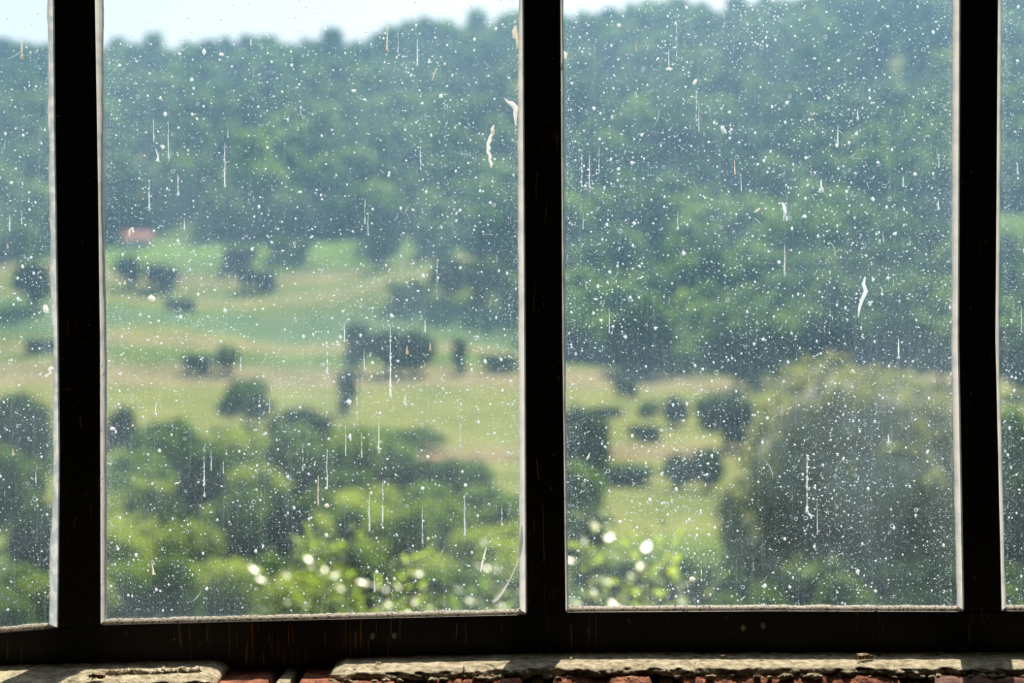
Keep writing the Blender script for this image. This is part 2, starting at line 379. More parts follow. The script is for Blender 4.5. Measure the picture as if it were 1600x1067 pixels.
tree_proto('grey', L_grey, 'round', 6, 9000, .026, 26); tree_proto('mid3', L_mid, 'round', 8, 5000, .03, 20)
tree_proto('light', L_light, 'bush', 9, 4500, .035); tree_proto('light2', L_light, 'round', 10, 5000, .03, 20)
for i in range(4): tree_proto('far%d' % i, L_far, 'round', 20+i, 900, .07, 9)
def plant(kind, name, x, y, w, h, label, cat, group=None, rz=None, sink=.0):
    e = empty(name, (x, y, terr(x, y)-sink*h), (0, 0, random.uniform(0, 6.28) if rz is None else rz)); e.scale = (w, w, h)
    tag(e, label, cat, group)
    f = bpy.data.objects.new('foliage', PROTO[kind][0]); link(f, e)
    t = bpy.data.objects.new('trunk', PROTO[kind][1]); link(t, e)
    return e
def at(kind, name, px, base, wpx, hpx, label, cat='tree', dist=None, group=None):
    """px, base: centre and foot in the photograph; size follows from the distance at which that foot stands"""
    if dist is None: x, d = hit(px, base)
    else: d = dist; x = (px-800)/F*d
    hgt = hpx/F*d
    if dist is not None:                         # foot hidden: the top decides the height
        top = EYE+(533.5-(base-hpx))/F*d; hgt = top-terr(x, d)
    plant(kind, name, x, d, wpx/F*d/.85, hgt/.95, label, cat, group)

T = [ # kind, name, px, base, width, height, label
 ('dark3','shrub',250,452,62,44,'dark shrub on the green strips below the pink roof, left pane'),
 ('dark3','shrub',284,484,46,20,'small low dark shrub below the big roadside shrub, upper left fields'),
 ('dark3','shrub',372,418,50,38,'dark shrub in the middle of the highest green field'),
 ('dark3','shrub',405,452,60,34,'wide dark shrub above the tan strip in the upper fields'),
 ('mid2','shrub',452,404,60,38,'brownish green shrub at the edge of the highest field'),
 ('dark1','tree',200,452,40,50,'dark tree by the left bar below the pink roof'),
 ('dark3','shrub',310,584,42,34,'small near-black shrub alone on the tan field, left pane'),
 ('mid1','tree',355,584,44,44,'mid green round tree right of the near-black shrub'),
 ('dark1','tree',560,582,52,76,'dark tree at the left end of the clump in mid field'),
 ('dark1','tree',605,586,60,70,'second dark tree of the clump in mid field'),
 ('dark1','tree',655,586,58,68,'third dark tree of the clump in mid field'),
 ('dark2','tree',718,584,40,54,'narrow dark tree standing right of the mid field clump'),
 ('dark3','shrub',780,580,60,30,'low dark shrub beside the centre bar in mid field'),
 ('dark3','shrub',560,520,40,18,'low dark shrub on the strip above the mid field clump'),
 ('mid2','shrub',640,470,60,44,'green shrub at the forest foot above the teal strip'),
 ('dark1','tree',700,470,60,66,'dark tree at the forest foot left of the centre bar'),
 ('mid1','tree',760,476,66,70,'green tree at the forest foot beside the centre bar'),
 ('dark1','tree',600,420,52,58,'dark tree at the right end of the highest field'),
 ('dark2','tree',542,646,50,66,'dark upright tree between the tan field and the yellow-green field'),
 ('mid1','tree',385,668,90,74,'green tree at the near edge of the tan field'),
 ('mid2','shrub',640,700,110,40,'wide green shrub at the edge of the yellow-green field'),
 ('dark3','shrub',980,620,36,30,'small dark shrub high on the right meadow, topmost of its shrubs'),
 ('dark3','shrub',948,652,60,18,'flat dark shrub beside the centre bar on the right meadow'),
 ('mid2','shrub',1012,650,40,30,'small green shrub in the middle of the right meadow'),
 ('dark3','shrub',1008,690,48,30,'round dark shrub below the small green one on the right meadow'),
 ('dark1','tree',1056,668,42,48,'slim dark tree right of the small green shrub, right meadow'),
 ('dark1','tree',1132,702,96,84,'large dark tree at the right edge of the meadow'),
 ('dark3','shrub',975,758,116,34,'long low dark hedge-like shrub across the lower right meadow'),
 ('dark1','tree',1060,766,52,56,'dark rounded tree at the end of the low hedge-like shrub'),
 ('dark1','tree',1102,768,64,66,'broad dark tree lowest on the right meadow'),
 ('dark1','tree',1000,584,110,110,'tall dark tree at the forest foot above the right meadow'),
 ('dark1','tree',1150,610,96,100,'tall dark tree at the forest foot beside the grey-green tree top'),
 ('mid1','tree',1210,600,90,100,'green tree at the forest foot behind the grey-green tree'),
 ('mid1','tree',920,560,80,80,'green tree at the forest foot right of the centre bar'),
 ('mid1','tree',1095,584,46,60,'pale green small tree between the two tall dark trees'),
 ('dark1','tree',1300,600,110,110,'dark tree at the forest foot above the grey-green crown'),
 ('dark1','tree',1400,600,110,110,'dark tree at the forest foot above right of the grey-green crown'),
 ('mid1','tree',1470,600,90,100,'green tree at the forest foot left of the right bar'),
 ('dark1','tree',50,480,60,70,'dark tree above the yellow-green strip in the leftmost pane'),
 ('dark3','shrub',62,552,50,26,'low dark shrub between the green strips in the leftmost pane'),
 ('dark1','tree',1590,620,80,90,'dark tree above the light green patch in the rightmost pane'),
]
for k, nm, px, b, w, h, lab in T: at(k, nm, px, b, w, h, lab, nm)
D = [ # nearer trees whose feet stand behind lower growth: kind, name, px, top row, width, distance, label
 ('dark1','tree',30,618,110,120,'dark tree with green top filling the middle of the leftmost pane'),
 ('mid1','tree',15,700,120,85,'green tree in the lower half of the leftmost pane'),
 ('dark1','tree',60,790,90,62,'dark tree low beside the left bar in the leftmost pane'),
 ('mid2','shrub',20,860,130,42,'pale green shrub at the foot of the leftmost pane'),
 ('dark2','tree',190,640,90,105,'dark blue-green tall tree right against the left bar'),
 ('dark1','tree',255,660,110,120,'dark blue-green tree beside the tall one by the left bar'),
 ('mid1','tree',320,690,120,105,'green tree left of the grey gap among the nearer trees'),
 ('mid3','tree',395,740,110,88,'green rounded tree in front of the grey gap, left pane'),
 ('dark1','tree',470,640,110,125,'tall dark grey tree in the middle of the left pane'),
 ('dark1','tree',460,720,120,100,'dark tree in the shade below the tall grey one'),
 ('mid1','tree',575,672,150,122,'broad green-topped tree right of the tall grey one'),
 ('dark1','tree',640,720,130,100,'dark crowned tree under the broad green-topped one'),
 ('mid1','tree',720,718,110,108,'green tree below the yellow-green field by the centre bar'),
 ('mid3','tree',770,760,130,86,'mottled green tree low beside the centre bar'),
 ('mid3','tree',560,780,120,82,'green tree above the glossy leaves, middle of left pane'),
 ('mid1','tree',230,790,140,74,'green tree low in the left corner of the left pane'),
 ('mid3','tree',340,800,130,66,'green tree low left of the glossy leaves'),
 ('dark1','tree',905,640,100,110,'dark green tree right against the centre bar, right pane'),
 ('mid1','tree',900,720,90,90,'green tree below the dark one against the centre bar'),
 ('dark1','tree',905,800,110,70,'dark tree left behind the bright glossy bush'),
 ('grey','grey_green_tree',1345,578,390,46,'very large grey-green tree filling the lower right of the right pane'),
 ('grey','grey_green_tree',1190,745,150,56,'smaller grey-green tree at the left foot of the very large one'),
 ('mid1','tree',1590,640,110,90,'green tree in the middle of the rightmost pane'),
 ('dark1','tree',1600,740,120,60,'dark tree in the lower half of the rightmost pane'),
 ('dark3','shrub',1400,850,240,36,'dark shrub under the very large grey-green tree'),
 ('dark2','tree',1500,760,120,52,'dark tree between the very large grey-green tree and the right bar'),
]
for k, nm, px, top, w, dist, lab in D: at(k, nm, px, top, w, 0, lab, 'tree' if nm != 'shrub' else 'shrub', dist=dist)
# belt of trees on the lower slope between the named ones
rb = random.Random(21); k = 0
for row in range(7):
    dist = 52+row*9
    for c in range(15):
        px = 168+c*44+rb.uniform(-24, 24)
        if row > 3 and px > 560: continue
        if rb.random() < .25: continue
        top = {0: 800, 1: 780, 2: 758, 3: 735, 4: 715, 5: 690, 6: 672}[row]+rb.uniform(-22, 26)
        at(['mid1', 'dark1', 'mid3', 'light2', 'light'][rb.randrange(5)], 'tree', px, top, rb.uniform(75, 120), 0, 'soft tree in the %s of the wooded belt, %s of the left pane' % ('front' if row < 3 else 'back', ['left third', 'middle third', 'right third'][min(2, int((max(px, 168)-168)/217))]), 'tree', dist=dist+rb.uniform(-4, 4), group='wooded belt trees %s %d' % ('front' if row < 3 else 'back', min(2, int((max(px, 168)-168)/217))))
# low growth on the near slope, just above the rail
U = [(185,850,120,46),(250,872,130,40),(330,852,120,44),(410,850,130,48),(480,868,120,40),(560,852,130,46),(640,846,130,48),(720,862,130,42),(800,850,120,46),
     (960,862,120,44),(1050,870,120,40),(1120,862,120,42),(1180,888,110,36),(1250,876,120,38),(1330,900,120,34),(1440,896,120,34),(1530,880,120,38),(1610,868,130,40),(100,870,130,42),(-20,900,120,38)]
PN = lambda px: 'leftmost pane' if px < 120 else 'left half of the left pane' if px < 490 else 'right half of the left pane' if px < 850 else 'left half of the right pane' if px < 1200 else 'right half of the right pane' if px < 1510 else 'rightmost pane'
for i, (px, top, w, dist) in enumerate(U):
    at((['light', 'mid3', 'light', 'mid2'] if px < 900 else ['mid2', 'dark3', 'mid3', 'dark3'])[i % 4], 'shrub', px, top, w, 0, 'green thicket shrub along the bottom of the %s' % PN(px), 'shrub', dist=dist, group='thicket shrubs along the %s' % PN(px))

# forest: the nearest 300 as trees of their own, the rest one mass
def treeline(u):
    return float(np.interp(u, [-.6, -.36, -.32, -.28, -.12, -.09, -.02, .03, .06, .6], [410, 400, 430, 452, 450, 425, 372, 300, 262, 255]))
pts = []
rng = random.Random(5)
y = 250.0
while y < 745:
    step = 8.5+(y-250)*.016; x = -.47*y
    while x < .47*y:
        xx = x+rng.uniform(-.4, .4)*step; yy = y+rng.uniform(-.45, .45)*step
        gap = noise.noise(Vector((xx*.011, yy*.011, 5)))
        if yy > treeline(xx/yy)+10*noise.noise(Vector((xx*.03, 0, 1))) and gap > -.48 and not (-.275 < xx/yy < -.175 and 496 < yy < 540):
            s = rng.uniform(.75, 1.5)*(1+(y-250)*.0011)*(1+.5*noise.noise(Vector((xx*.02, yy*.02, 9)))); pts.append((xx, yy, s))
        x += step*1.12
    y += step*.92
vis = [p for p in pts if abs(p[0]/p[1]) < .365]
vis.sort(key=lambda p: p[1]/p[2]); near = vis[:296]; ns = set(near)
for i, (x, y, s) in enumerate(near):
    u = x/y
    row = 533.5-(terr(x, y)-EYE)/y*F
    wh = 'leftmost pane' if u < -.325 else 'left half of the left pane' if u < -.15 else 'right half of the left pane' if u < .015 else 'left third of the right pane' if u < .13 else 'middle third of the right pane' if u < .225 else 'right third of the right pane' if u < .325 else 'rightmost pane'
    hh = 'lowest row of the hillside forest' if row > 520 else 'lower slope of the hillside forest' if row > 430 else 'middle slope of the hillside forest' if row > 330 else 'upper slope of the hillside forest'
    lab = 'blurred tree, %s, %s' % (hh, wh); gr = 'trees on the %s, %s' % (hh, wh)
    plant('far%d' % (i % 4), 'forest_tree', x, y, 10.5*s, 10.5*s*rng.uniform(.8, 1.15), lab, 'tree', gr, sink=.06)
fa = [crown_arrays(40+i, 8, 420, .085, ICO2, 'round') for i in range(4)]
rest = [p for p in pts if p not in ns]; Vs = []; Ts = []; k = 0
for i, (x, y, s) in enumerate(rest):
    V, Tt = fa[i % 4]; a = rng.uniform(0, 6.28); c, sn = math.cos(a), math.sin(a); W = 12.5*s; H = 11.5*s*rng.uniform(.8, 1.2)
    P = np.stack([(V[:, 0]*c-V[:, 1]*sn)*W+x, (V[:, 0]*sn+V[:, 1]*c)*W+y, V[:, 2]*H+terr(x, y)-.1*H], 1)
    Vs.append(P); Ts.append(Tt+k); k += len(P)
o = np_mesh('hillside_forest', np.concatenate(Vs), np.concatenate(Ts), L_far, None, n=3)
tag(o, 'hazy blue-green forest canopy covering the far hill up to the ridge', 'forest', kind='stuff')

# small house with a pink roof above the fields
hx, hy = hit(216, 384); e = empty('farmhouse', (hx, hy, terr(hx, hy)), (0, 0, .2))
tag(e, 'small farmhouse with a pinkish roof at the upper left field edge', 'house')
mb = MB(); mb.box((-4, -2.5, -1), (4, 2.5, 2.2)); mb.build('wall', M_render, e)
mesh('roof', [(-4.6, -3.2, 2), (4.6, -3.2, 2), (4.6, 3.2, 2), (-4.6, 3.2, 2), (-4.2, 0, 4.4), (4.2, 0, 4.4)], [(0, 1, 5, 4), (2, 3, 4, 5), (0, 4, 3), (1, 2, 5), (0, 3, 2, 1)], M_tile, e)

# ------------------------------------------------------------------ bushes just outside, with real leaves
def near_bush(name, px0, px1, top, dist, nst, seed, label, lsize=.028, lpn=15, cat='bush'):
    rg = random.Random(seed); cx = (px0+px1)/2; X = (cx-800)/F*dist; base = terr(X, dist)
    e = empty(name, (X, dist, base)); tag(e, label, cat)
    zt = EYE+(533.5-top)/F*dist-base; hw = (px1-px0)/2/F*dist
    sm = MB(); C = []; DR = []
    for s in range(nst):
        q = (s+.5)/nst*2-1; tx = q*hw*rg.uniform(.85, 1.05); hgt = zt*(1-.10*q*q)*rg.uniform(.88, 1.0); ty = rg.uniform(-.25, .25); b0 = tx*.35
        P = [(b0+(tx-b0)*t+math.sin(t*4+s)*.012, ty*t, hgt*t) for t in [i/8 for i in range(9)]]
        sm.tube(P, [.009*(1-.8*i/8) for i in range(9)], 5)
        for j in range(lpn*3):
            t = 1-.5*(j/(lpn*3))**1.2; i = min(7, int(t*8)); f = t*8-i
            p = Vector(P[i]).lerp(Vector(P[i+1]), f); a = rg.uniform(0, 6.28)
            d = Vector((math.cos(a), math.sin(a), rg.uniform(.0, .9))).normalized(); L = rg.uniform(.4, 1.0)*.10*(1.15-.4*t)
            if j % 5 == 0: sm.tube([p, p+d*L], [.002, .001], 4)
            C.append(p+d*L); DR.append(d)
    sm.build('stem', M_bark, e, True)
    V = []; Fc = []
    for c, d in zip(C, DR):
        L = lsize*rg.uniform(.7, 1.5); w = L*.33; sd = d.cross(Vector((rg.uniform(-.3, .3), rg.uniform(-.3, .3), 1))).normalized(); nn = d.cross(sd)
        k = len(V); dr = -nn*L*.15
        V += [c, c+d*L*.35+sd*w*.9+dr*.3, c+d*L*.35, c+d*L*.35-sd*w*.9+dr*.3, c+d*L*.8+sd*w*.75+dr*.6, c+d*L*.8+dr*.3, c+d*L*.8-sd*w*.75+dr*.6, c+d*L*1.3+dr]
        Fc += [(k, k+2, k+1), (k, k+3, k+2), (k+1, k+2, k+5, k+4), (k+2, k+3, k+6, k+5), (k+4, k+5, k+7), (k+5, k+6, k+7)]
    mesh('foliage', V, Fc, L_near, e, True)
near_bush('glossy_bush', 905, 1075, 800, 4.6, 11, 1, 'bright bush with glossy young leaves at the lower left of the right pane', .038, 10)
near_bush('glossy_bush', 440, 580, 826, 5.4, 9, 2, 'bright leafy bush at the bottom middle of the left pane', .03)
near_bush('glossy_bush', 575, 700, 868, 5.0, 9, 3, 'leafy bush with shiny leaves between the two brighter ones, left pane')
near_bush('glossy_bush', 690, 835, 846, 5.2, 10, 4, 'bright leafy bush at the lower right corner of the left pane', .03)

# ------------------------------------------------------------------ the window
YF = 1.310      # room side face of the bars
YG = 1.318      # room side face of the glass
YO = 1.322      # weather side of the glass
def P(px, row, y): return ((px-800)/F*y, y, EYE+(533.5-row)/F*y)
win = empty('window_1', (0, YF, EYE-.25)); win.location = (0, 0, 0); tag(win, kind='structure')
TOP = -900      # row (extrapolated) where the bars meet the top rail
def interp(tbl, r): 
    return float(np.interp(r, [t[0] for t in tbl], [t[1] for t in tbl]))
rows = [TOP, -400, 0, 100, 200, 300, 400, 530, 600, 700, 800, 900, 940, 985]
ML = {  # left and right edges of the dark faces: (row, px)
 'a': ([(TOP, 50), (0, 84), (200, 86), (400, 89), (530, 91), (700, 93), (850, 92), (985, 90)], [(TOP, 132), (0, 148), (300, 153), (530, 156), (975, 157)]),
 'b': ([(TOP, 812), (0, 818), (530, 821), (960, 823)], [(TOP, 866), (0, 876), (530, 879), (960, 884)]),
 'c': ([(TOP, 1510), (0, 1501), (530, 1499), (960, 1507)], [(TOP, 1570), (0, 1560), (530, 1556), (960, 1566)]),
 'l': ([(TOP, -640), (985, -640)], [(TOP, -575), (985, -575)]),
 'r': ([(TOP, 2225), (985, 2225)], [(TOP, 2290), (985, 2290)]),
}
def prism(outline, y0, y1, name, mat, parent, bev=.0012):
    """outline in the plane of the bars, given as (px,row) at y0; same X,Z at both depths"""
    n = len(outline); V = [P(a, b, YF) for a, b in outline]; V = [(x, y0, z) for x, _, z in V]+[(x, y1, z) for x, _, z in V]
    Fc = [tuple(range(n)), tuple(range(2*n-1, n-1, -1))]+[(i, i+n, (i+1) % n+n, (i+1) % n) for i in range(n)]
    o = mesh(name, V, Fc, mat, parent)
    md = o.modifiers.new('bevel', 'BEVEL'); md.width = bev; md.segments = 2; md.limit_method = 'ANGLE'; md.angle_limit = .9
    return o
for k, (lt, rt) in ML.items():
    ol = [(interp(lt, r), r) for r in rows]+[(interp(rt, r), r) for r in rows[::-1]]
    prism(ol, YF, YF+.0075, 'mullion', M_frame, win)
    ol2 = [((interp(lt, r)*.62+interp(rt, r)*.38), r) for r in rows]+[((interp(lt, r)*.38+interp(rt, r)*.62), r) for r in rows[::-1]]
    prism(ol2, YF+.0075, YF+.05, 'mullion_web', M_frame, win)
RT = [(-700, 1012), (0, 988), (75, 982), (157, 976), (400, 970), (820, 960), (885, 956), (1200, 954), (1500, 955), (1566, 954), (2400, 955)]
RB = [(-700, 1080), (0, 1056), (200, 1046), (420, 1040), (600, 1032), (850, 1024), (1600, 1021), (2400, 1021)]
def rail_top(px): return interp(RT, px)
xs = [-700, -300, 0, 75, 157, 280, 400, 600, 820, 885, 1050, 1200, 1500, 1566, 1900, 2340]
prism([(x, rail_top(x)) for x in xs]+[(x, interp(RB, x)) for x in xs[::-1]], YF-.001, YF+.0075, 'bottom_rail', M_frame, win)
prism([(x, rail_top(x)+22) for x in xs]+[(x, interp(RB, x)+80) for x in xs[::-1]], YF+.0075, YF+.05, 'rail_web', M_frame, win)
prism([(-700, TOP-75), (2340, TOP-75), (2340, TOP), (-700, TOP)], YF-.001, YF+.05, 'top_rail', M_frame, win)

# panes: left edge table, right edge table
panes = [('l', 'a'), ('a', 'b'), ('b', 'c'), ('c', 'r')]
GP = []
for (L, R) in panes:
    lt = ML[L][1]; rt = ML[R][0]
    rr = [r for r in rows if r < 985]
    left = [(interp(lt, r)-4, r) for r in rr]; right = [(interp(rt, r)+4, r) for r in rr]
    pl, pr = interp(lt, 960), interp(rt, 960)
    bl, brr = rail_top(max(pl, -700))+4, rail_top(min(pr, 2340))+4
    ol = left+[(pl-4, bl), (pr+4, brr)]+right[::-1]; n = len(ol)
    V = [P(a, b, YF) for a, b in ol]; V = [(x, YG, z) for x, _, z in V]+[(x, YO, z) for x, _, z in V]
    Fc = [tuple(range(n)), tuple(range(2*n-1, n-1, -1))]+[(i, i+n, (i+1) % n+n, (i+1) % n) for i in range(n)]
    o = mesh('glass_pane', V, Fc, None, win, mats=[M_clear, M_film], mi=[0, 1]+[0]*n)
    GP.append(o)

# sealant beads: (bar edge table, sign away from the bar, widths by row, material)
def bead(edge, sgn, widths, mat, seed, name='sealant_bead', rough=.8, r0=TOP, r1=None, bulge=.45):
    rg = random.Random(seed); V = []; n = 6; r = r0; R = []
    while r < 0: R.append(r); r += 60
    while r < r1-3: R.append(r); r += 7
    R.append(r1)
    for r in R:
        e = interp(edge, r); w = interp(widths, r)
        wob = (noise.noise(Vector((seed*7, r*.02, 0)))*1.6+noise.noise(Vector((seed*3, r*.09, 4)))*.8)*rough
        a = Vector(P(e-sgn*.6, r, YF+.0008)); q = Vector(P(e+sgn*(w+wob), r, YG-.0002)); 
        a2 = Vector((a.x, YG-.0002, a.z)); m1 = a.lerp(q, .35)+Vector((0, -.0022*bulge*2, 0)); m2 = a.lerp(q, .72)+Vector((sgn*.0006, -.002*bulge*2, 0))
        m3 = a.lerp(q, .93)+Vector((sgn*.0004, -.0008, 0))
        V += [a, m1, m2, m3, q, a2]
    Fc = []
    for i in range(len(R)-1):
        for k in range(n):
            if k < 4: Fc.append((i*n+k, i*n+(k+1) % n, (i+1)*n+(k+1) % n, (i+1)*n+k))
    return mesh(name, V, Fc, mat, win, True)   # a skin stuck on bar and glass
bead(ML['a'][0], -1, [(TOP, 8), (0, 9), (200, 10), (480, 10), (540, 7), (600, 8), (800, 10), (850, 14), (985, 13)], M_seal2, 1, r1=983, rough=1.6)
bead(ML['a'][1], 1, [(TOP, 14), (0, 14), (300, 9), (530, 11), (975, 10)], M_seal, 2, r1=974, rough=.5)
bead(ML['b'][0], -1, [(TOP, 7), (0, 7), (150, 10), (530, 11), (958, 11)], M_seal, 3, r1=958, rough=.7)
bead(ML['b'][1], 1, [(TOP, 4), (0, 4), (530, 3.5), (955, 4)], M_seal, 4, r1=954, rough=.5)
bead(ML['c'][0], -1, [(TOP, 12), (0, 13), (530, 13), (953, 12)], M_seal, 5, r1=953, rough=.5)
bead(ML['c'][1], 1, [(TOP, 4), (0, 4), (530, 4), (900, 5), (953, 6)], M_seal, 6, r1=953, rough=.6)
bead(ML['l'][1], 1, [(TOP, 8), (985, 8)], M_seal, 7, r1=985); bead(ML['r'][0], -1, [(TOP, 8), (985, 8)], M_seal, 8, r1=950)
def bottom_bead(x0, x1, seed):
    V = []; x = x0; n = 6; X = []
    while x < x1: X.append(x); x += 5
    X.append(x1)
    for x in X:
        r = rail_top(x); wob = noise.noise(Vector((x*.03, seed, 0)))*1.6+noise.noise(Vector((x*.2, seed, 0)))*1.3
        a = Vector(P(x, r+1.2+wob*.4, YF+.0004)); q = Vector(P(x, r-9+wob, YG-.0002)); a2 = Vector((a.x, YG-.0002, a.z))
        V += [a, a.lerp(q, .3)+Vector((0, -.001, .0012)), a.lerp(q, .6)+Vector((0, 0, .0012+.0003*wob)), a.lerp(q, .88)+Vector((0, -.0004, .0006)), q, a2]
    Fc = []
    for i in range(len(X)-1):
        for k in range(n): Fc.append((i*n+k, (i+1)*n+k, (i+1)*n+(k+1) % n, i*n+(k+1) % n))
    Fc += [tuple(range(n)), tuple(range((len(X)-1)*n, len(X)*n))[::-1]]
    mesh('sill_sealant_bead', V, Fc, M_sealb, win, True)
bottom_bead(-574, 91, 1); bottom_bead(157, 823, 2); bottom_bead(884, 1506, 3); bottom_bead(1566, 2224, 4)

def blob(mb, c, r, sub=None, seed=0, amp=.25, m=0):
    V, Tt = (sub or ICO2); W = []
    for v in V:
        k = 1+amp*noise.noise(Vector((v[0]*1.7+seed, v[1]*1.7, v[2]*1.7)))
        W.append((c[0]+v[0]*r[0]*k, c[1]+v[1]*r[1]*k, c[2]+v[2]*r[2]*k))
    mb.add(W, [tuple(t) for t in Tt], m)
# oval plugs in the rail
for i, (px, r) in enumerate([(582, 994), (616, 993), (1161.5, 980.5), (1192.5, 977)]):
    mb = MB(); x, y, z = P(px, r, YF-.002); blob(mb, (x, YF-.0015, z), (.0026, .0013, .0034), seed=i, amp=.1); mb.build('rubber_plug', M_plug, win, True)

# rust scratches and pale scrapes on the bars: (points in px), half width px, material
for pts_, w_, m_ in [([(838,718),(840,728),(840,738),(843,751)],.9,'o'),([(839,268),(837.5,290),(838,313)],.5,'w'),([(855,315),(853,330),(851,349)],.7,'o'),([(836,440),(834,470),(834,494)],.5,'w'),
        ([(872,587),(873,594)],1.8,'o'),([(848,780),(849,820),(850,868),(850,880)],.45,'o'),([(835,808),(834.5,834)],.5,'o'),([(892,973),(893,995),(893,1013)],.6,'w'),([(564,968),(563.5,990),(563,1015)],.8,'o'),
        ([(611,965),(611,990)],.8,'o'),([(625,964),(625,998)],.8,'o'),([(714,974),(713,998)],.8,'o'),([(727,972),(728,1005)],.8,'o'),([(457,980),(458,1003)],.9,'o'),([(547,988),(547,1025)],.7,'o'),([(555,988),(554,1012)],.9,'o'),
        ([(507,986),(508,1008)],1.1,'o'),([(1522,901),(1526,906)],.9,'o'),([(842,480),(843,490)],.6,'w'),([(97,610),(104,609),(111,606)],.9,'o'),([(125,650),(126,668)],.5,'o'),([(982,966),(985,975)],.9,'w'),([(1134,967),(1137,961)],.8,'w'),
        ([(12,1003),(12,1030)],.5,'o'),([(34,1010),(33,1035)],.5,'o'),([(785,985),(783,978)],.5,'w'),([(1514,975),(1515,1008)],.6,'w')]:
    mb = MB(); n_ = len(pts_); sc_ = YF/F
    Q = [P(a, b, YF-.0012) for a, b in pts_]
    for i_ in range(n_-1):
        (x0_, y0_, z0_), (x1_, y1_, z1_) = Q[i_], Q[i_+1]; wa = w_*sc_*(.5 if i_ == 0 else 1); wb_ = w_*sc_*(.4 if i_ == n_-2 else 1)
        mb.add([(x0_-wa, y0_, z0_), (x0_+wa, y0_, z0_), (x1_+wb_, y1_, z1_), (x1_-wb_, y1_, z1_), (x0_-wa, y0_+.001, z0_), (x0_+wa, y0_+.001, z0_), (x1_+wb_, y1_+.001, z1_), (x1_-wb_, y1_+.001, z1_)],
               [(0, 1, 2, 3), (7, 6, 5, 4), (0, 4, 5, 1), (1, 5, 6, 2), (2, 6, 7, 3), (3, 7, 4, 0)])
    mb.build('rust_run' if m_ == 'o' else 'paint_scrape', M_rust if m_ == 'o' else M_dim, win)

# ------------------------------------------------------------------ dirt on the glass
def pane_of(px): return GP[0] if px < 91 else GP[1] if px < 850 else GP[2] if px < 1530 else GP[3]
YD = YO+.00006
def disc(V, Fc, px, row, rx, rz, rng, n=7, ring=False, rot=0.0):
    x, _, z = P(px, row, YD); s = YD/F; k = len(V); V.append((x, YD+.00035*min(rx, 2), z)); c0, s0 = math.cos(rot), math.sin(rot)
    ph = rng.uniform(0, 6.28)
    for i in range(n):
        a = ph+2*math.pi*i/n; q = rng.uniform(.72, 1.15); dx = math.cos(a)*rx*q; dz = math.sin(a)*rz*q
        V.append((x+(dx*c0-dz*s0)*s, YD, z+(dx*s0+dz*c0)*s))
    for i in range(n): Fc.append((k, k+1+(i+1) % n, k+1+i))
def ringd(V, Fc, px, row, r, rng, n=10):
    x, _, z = P(px, row, YD); s = YD/F; k = len(V); ex = rng.uniform(.8, 1.25)
    for i in range(n):
        a = 2*math.pi*i/n; w = rng.uniform(.12, .3)
        for q, yy in ((1, 0), (1-w*.5, .0002), (1-w, 0)): V.append((x+math.cos(a)*r*q*s, YD+yy, z+math.sin(a)*r*q*ex*s))
    for i in range(n):
        j = (i+1) % n
        Fc.append((k+3*i, k+3*j, k+3*j+1, k+3*i+1)); Fc.append((k+3*i+1, k+3*j+1, k+3*j+2, k+3*i+2))
def thin_run(V, Fc, pts, ws, rng):
    """a run of dirt along pixel points; ws half widths in px"""
    s = YD/F; k = len(V)
    for i, ((px, row), w) in enumerate(zip(pts, ws)):
        a = pts[max(i-1, 0)]; b = pts[min(i+1, len(pts)-1)]; dx, dz = b[0]-a[0], -(b[1]-a[1]); L = math.hypot(dx, dz) or 1
        nx, nz = -dz/L, dx/L; x, _, z = P(px, row, YD)
        V += [(x+nx*w*s, YD, z+nz*w*s), (x, YD+.0002+.00006*w, z), (x-nx*w*s, YD, z-nz*w*s)]
    for i in range(len(pts)-1):
        q = k+3*i; Fc += [(q, q+1, q+4, q+3), (q+1, q+2, q+5, q+4)]
rd = random.Random(3)
bounds = [(-560, 82, GP[0]), (166, 812, GP[1]), (884, 1488, GP[2]), (1566, 2215, GP[3])]
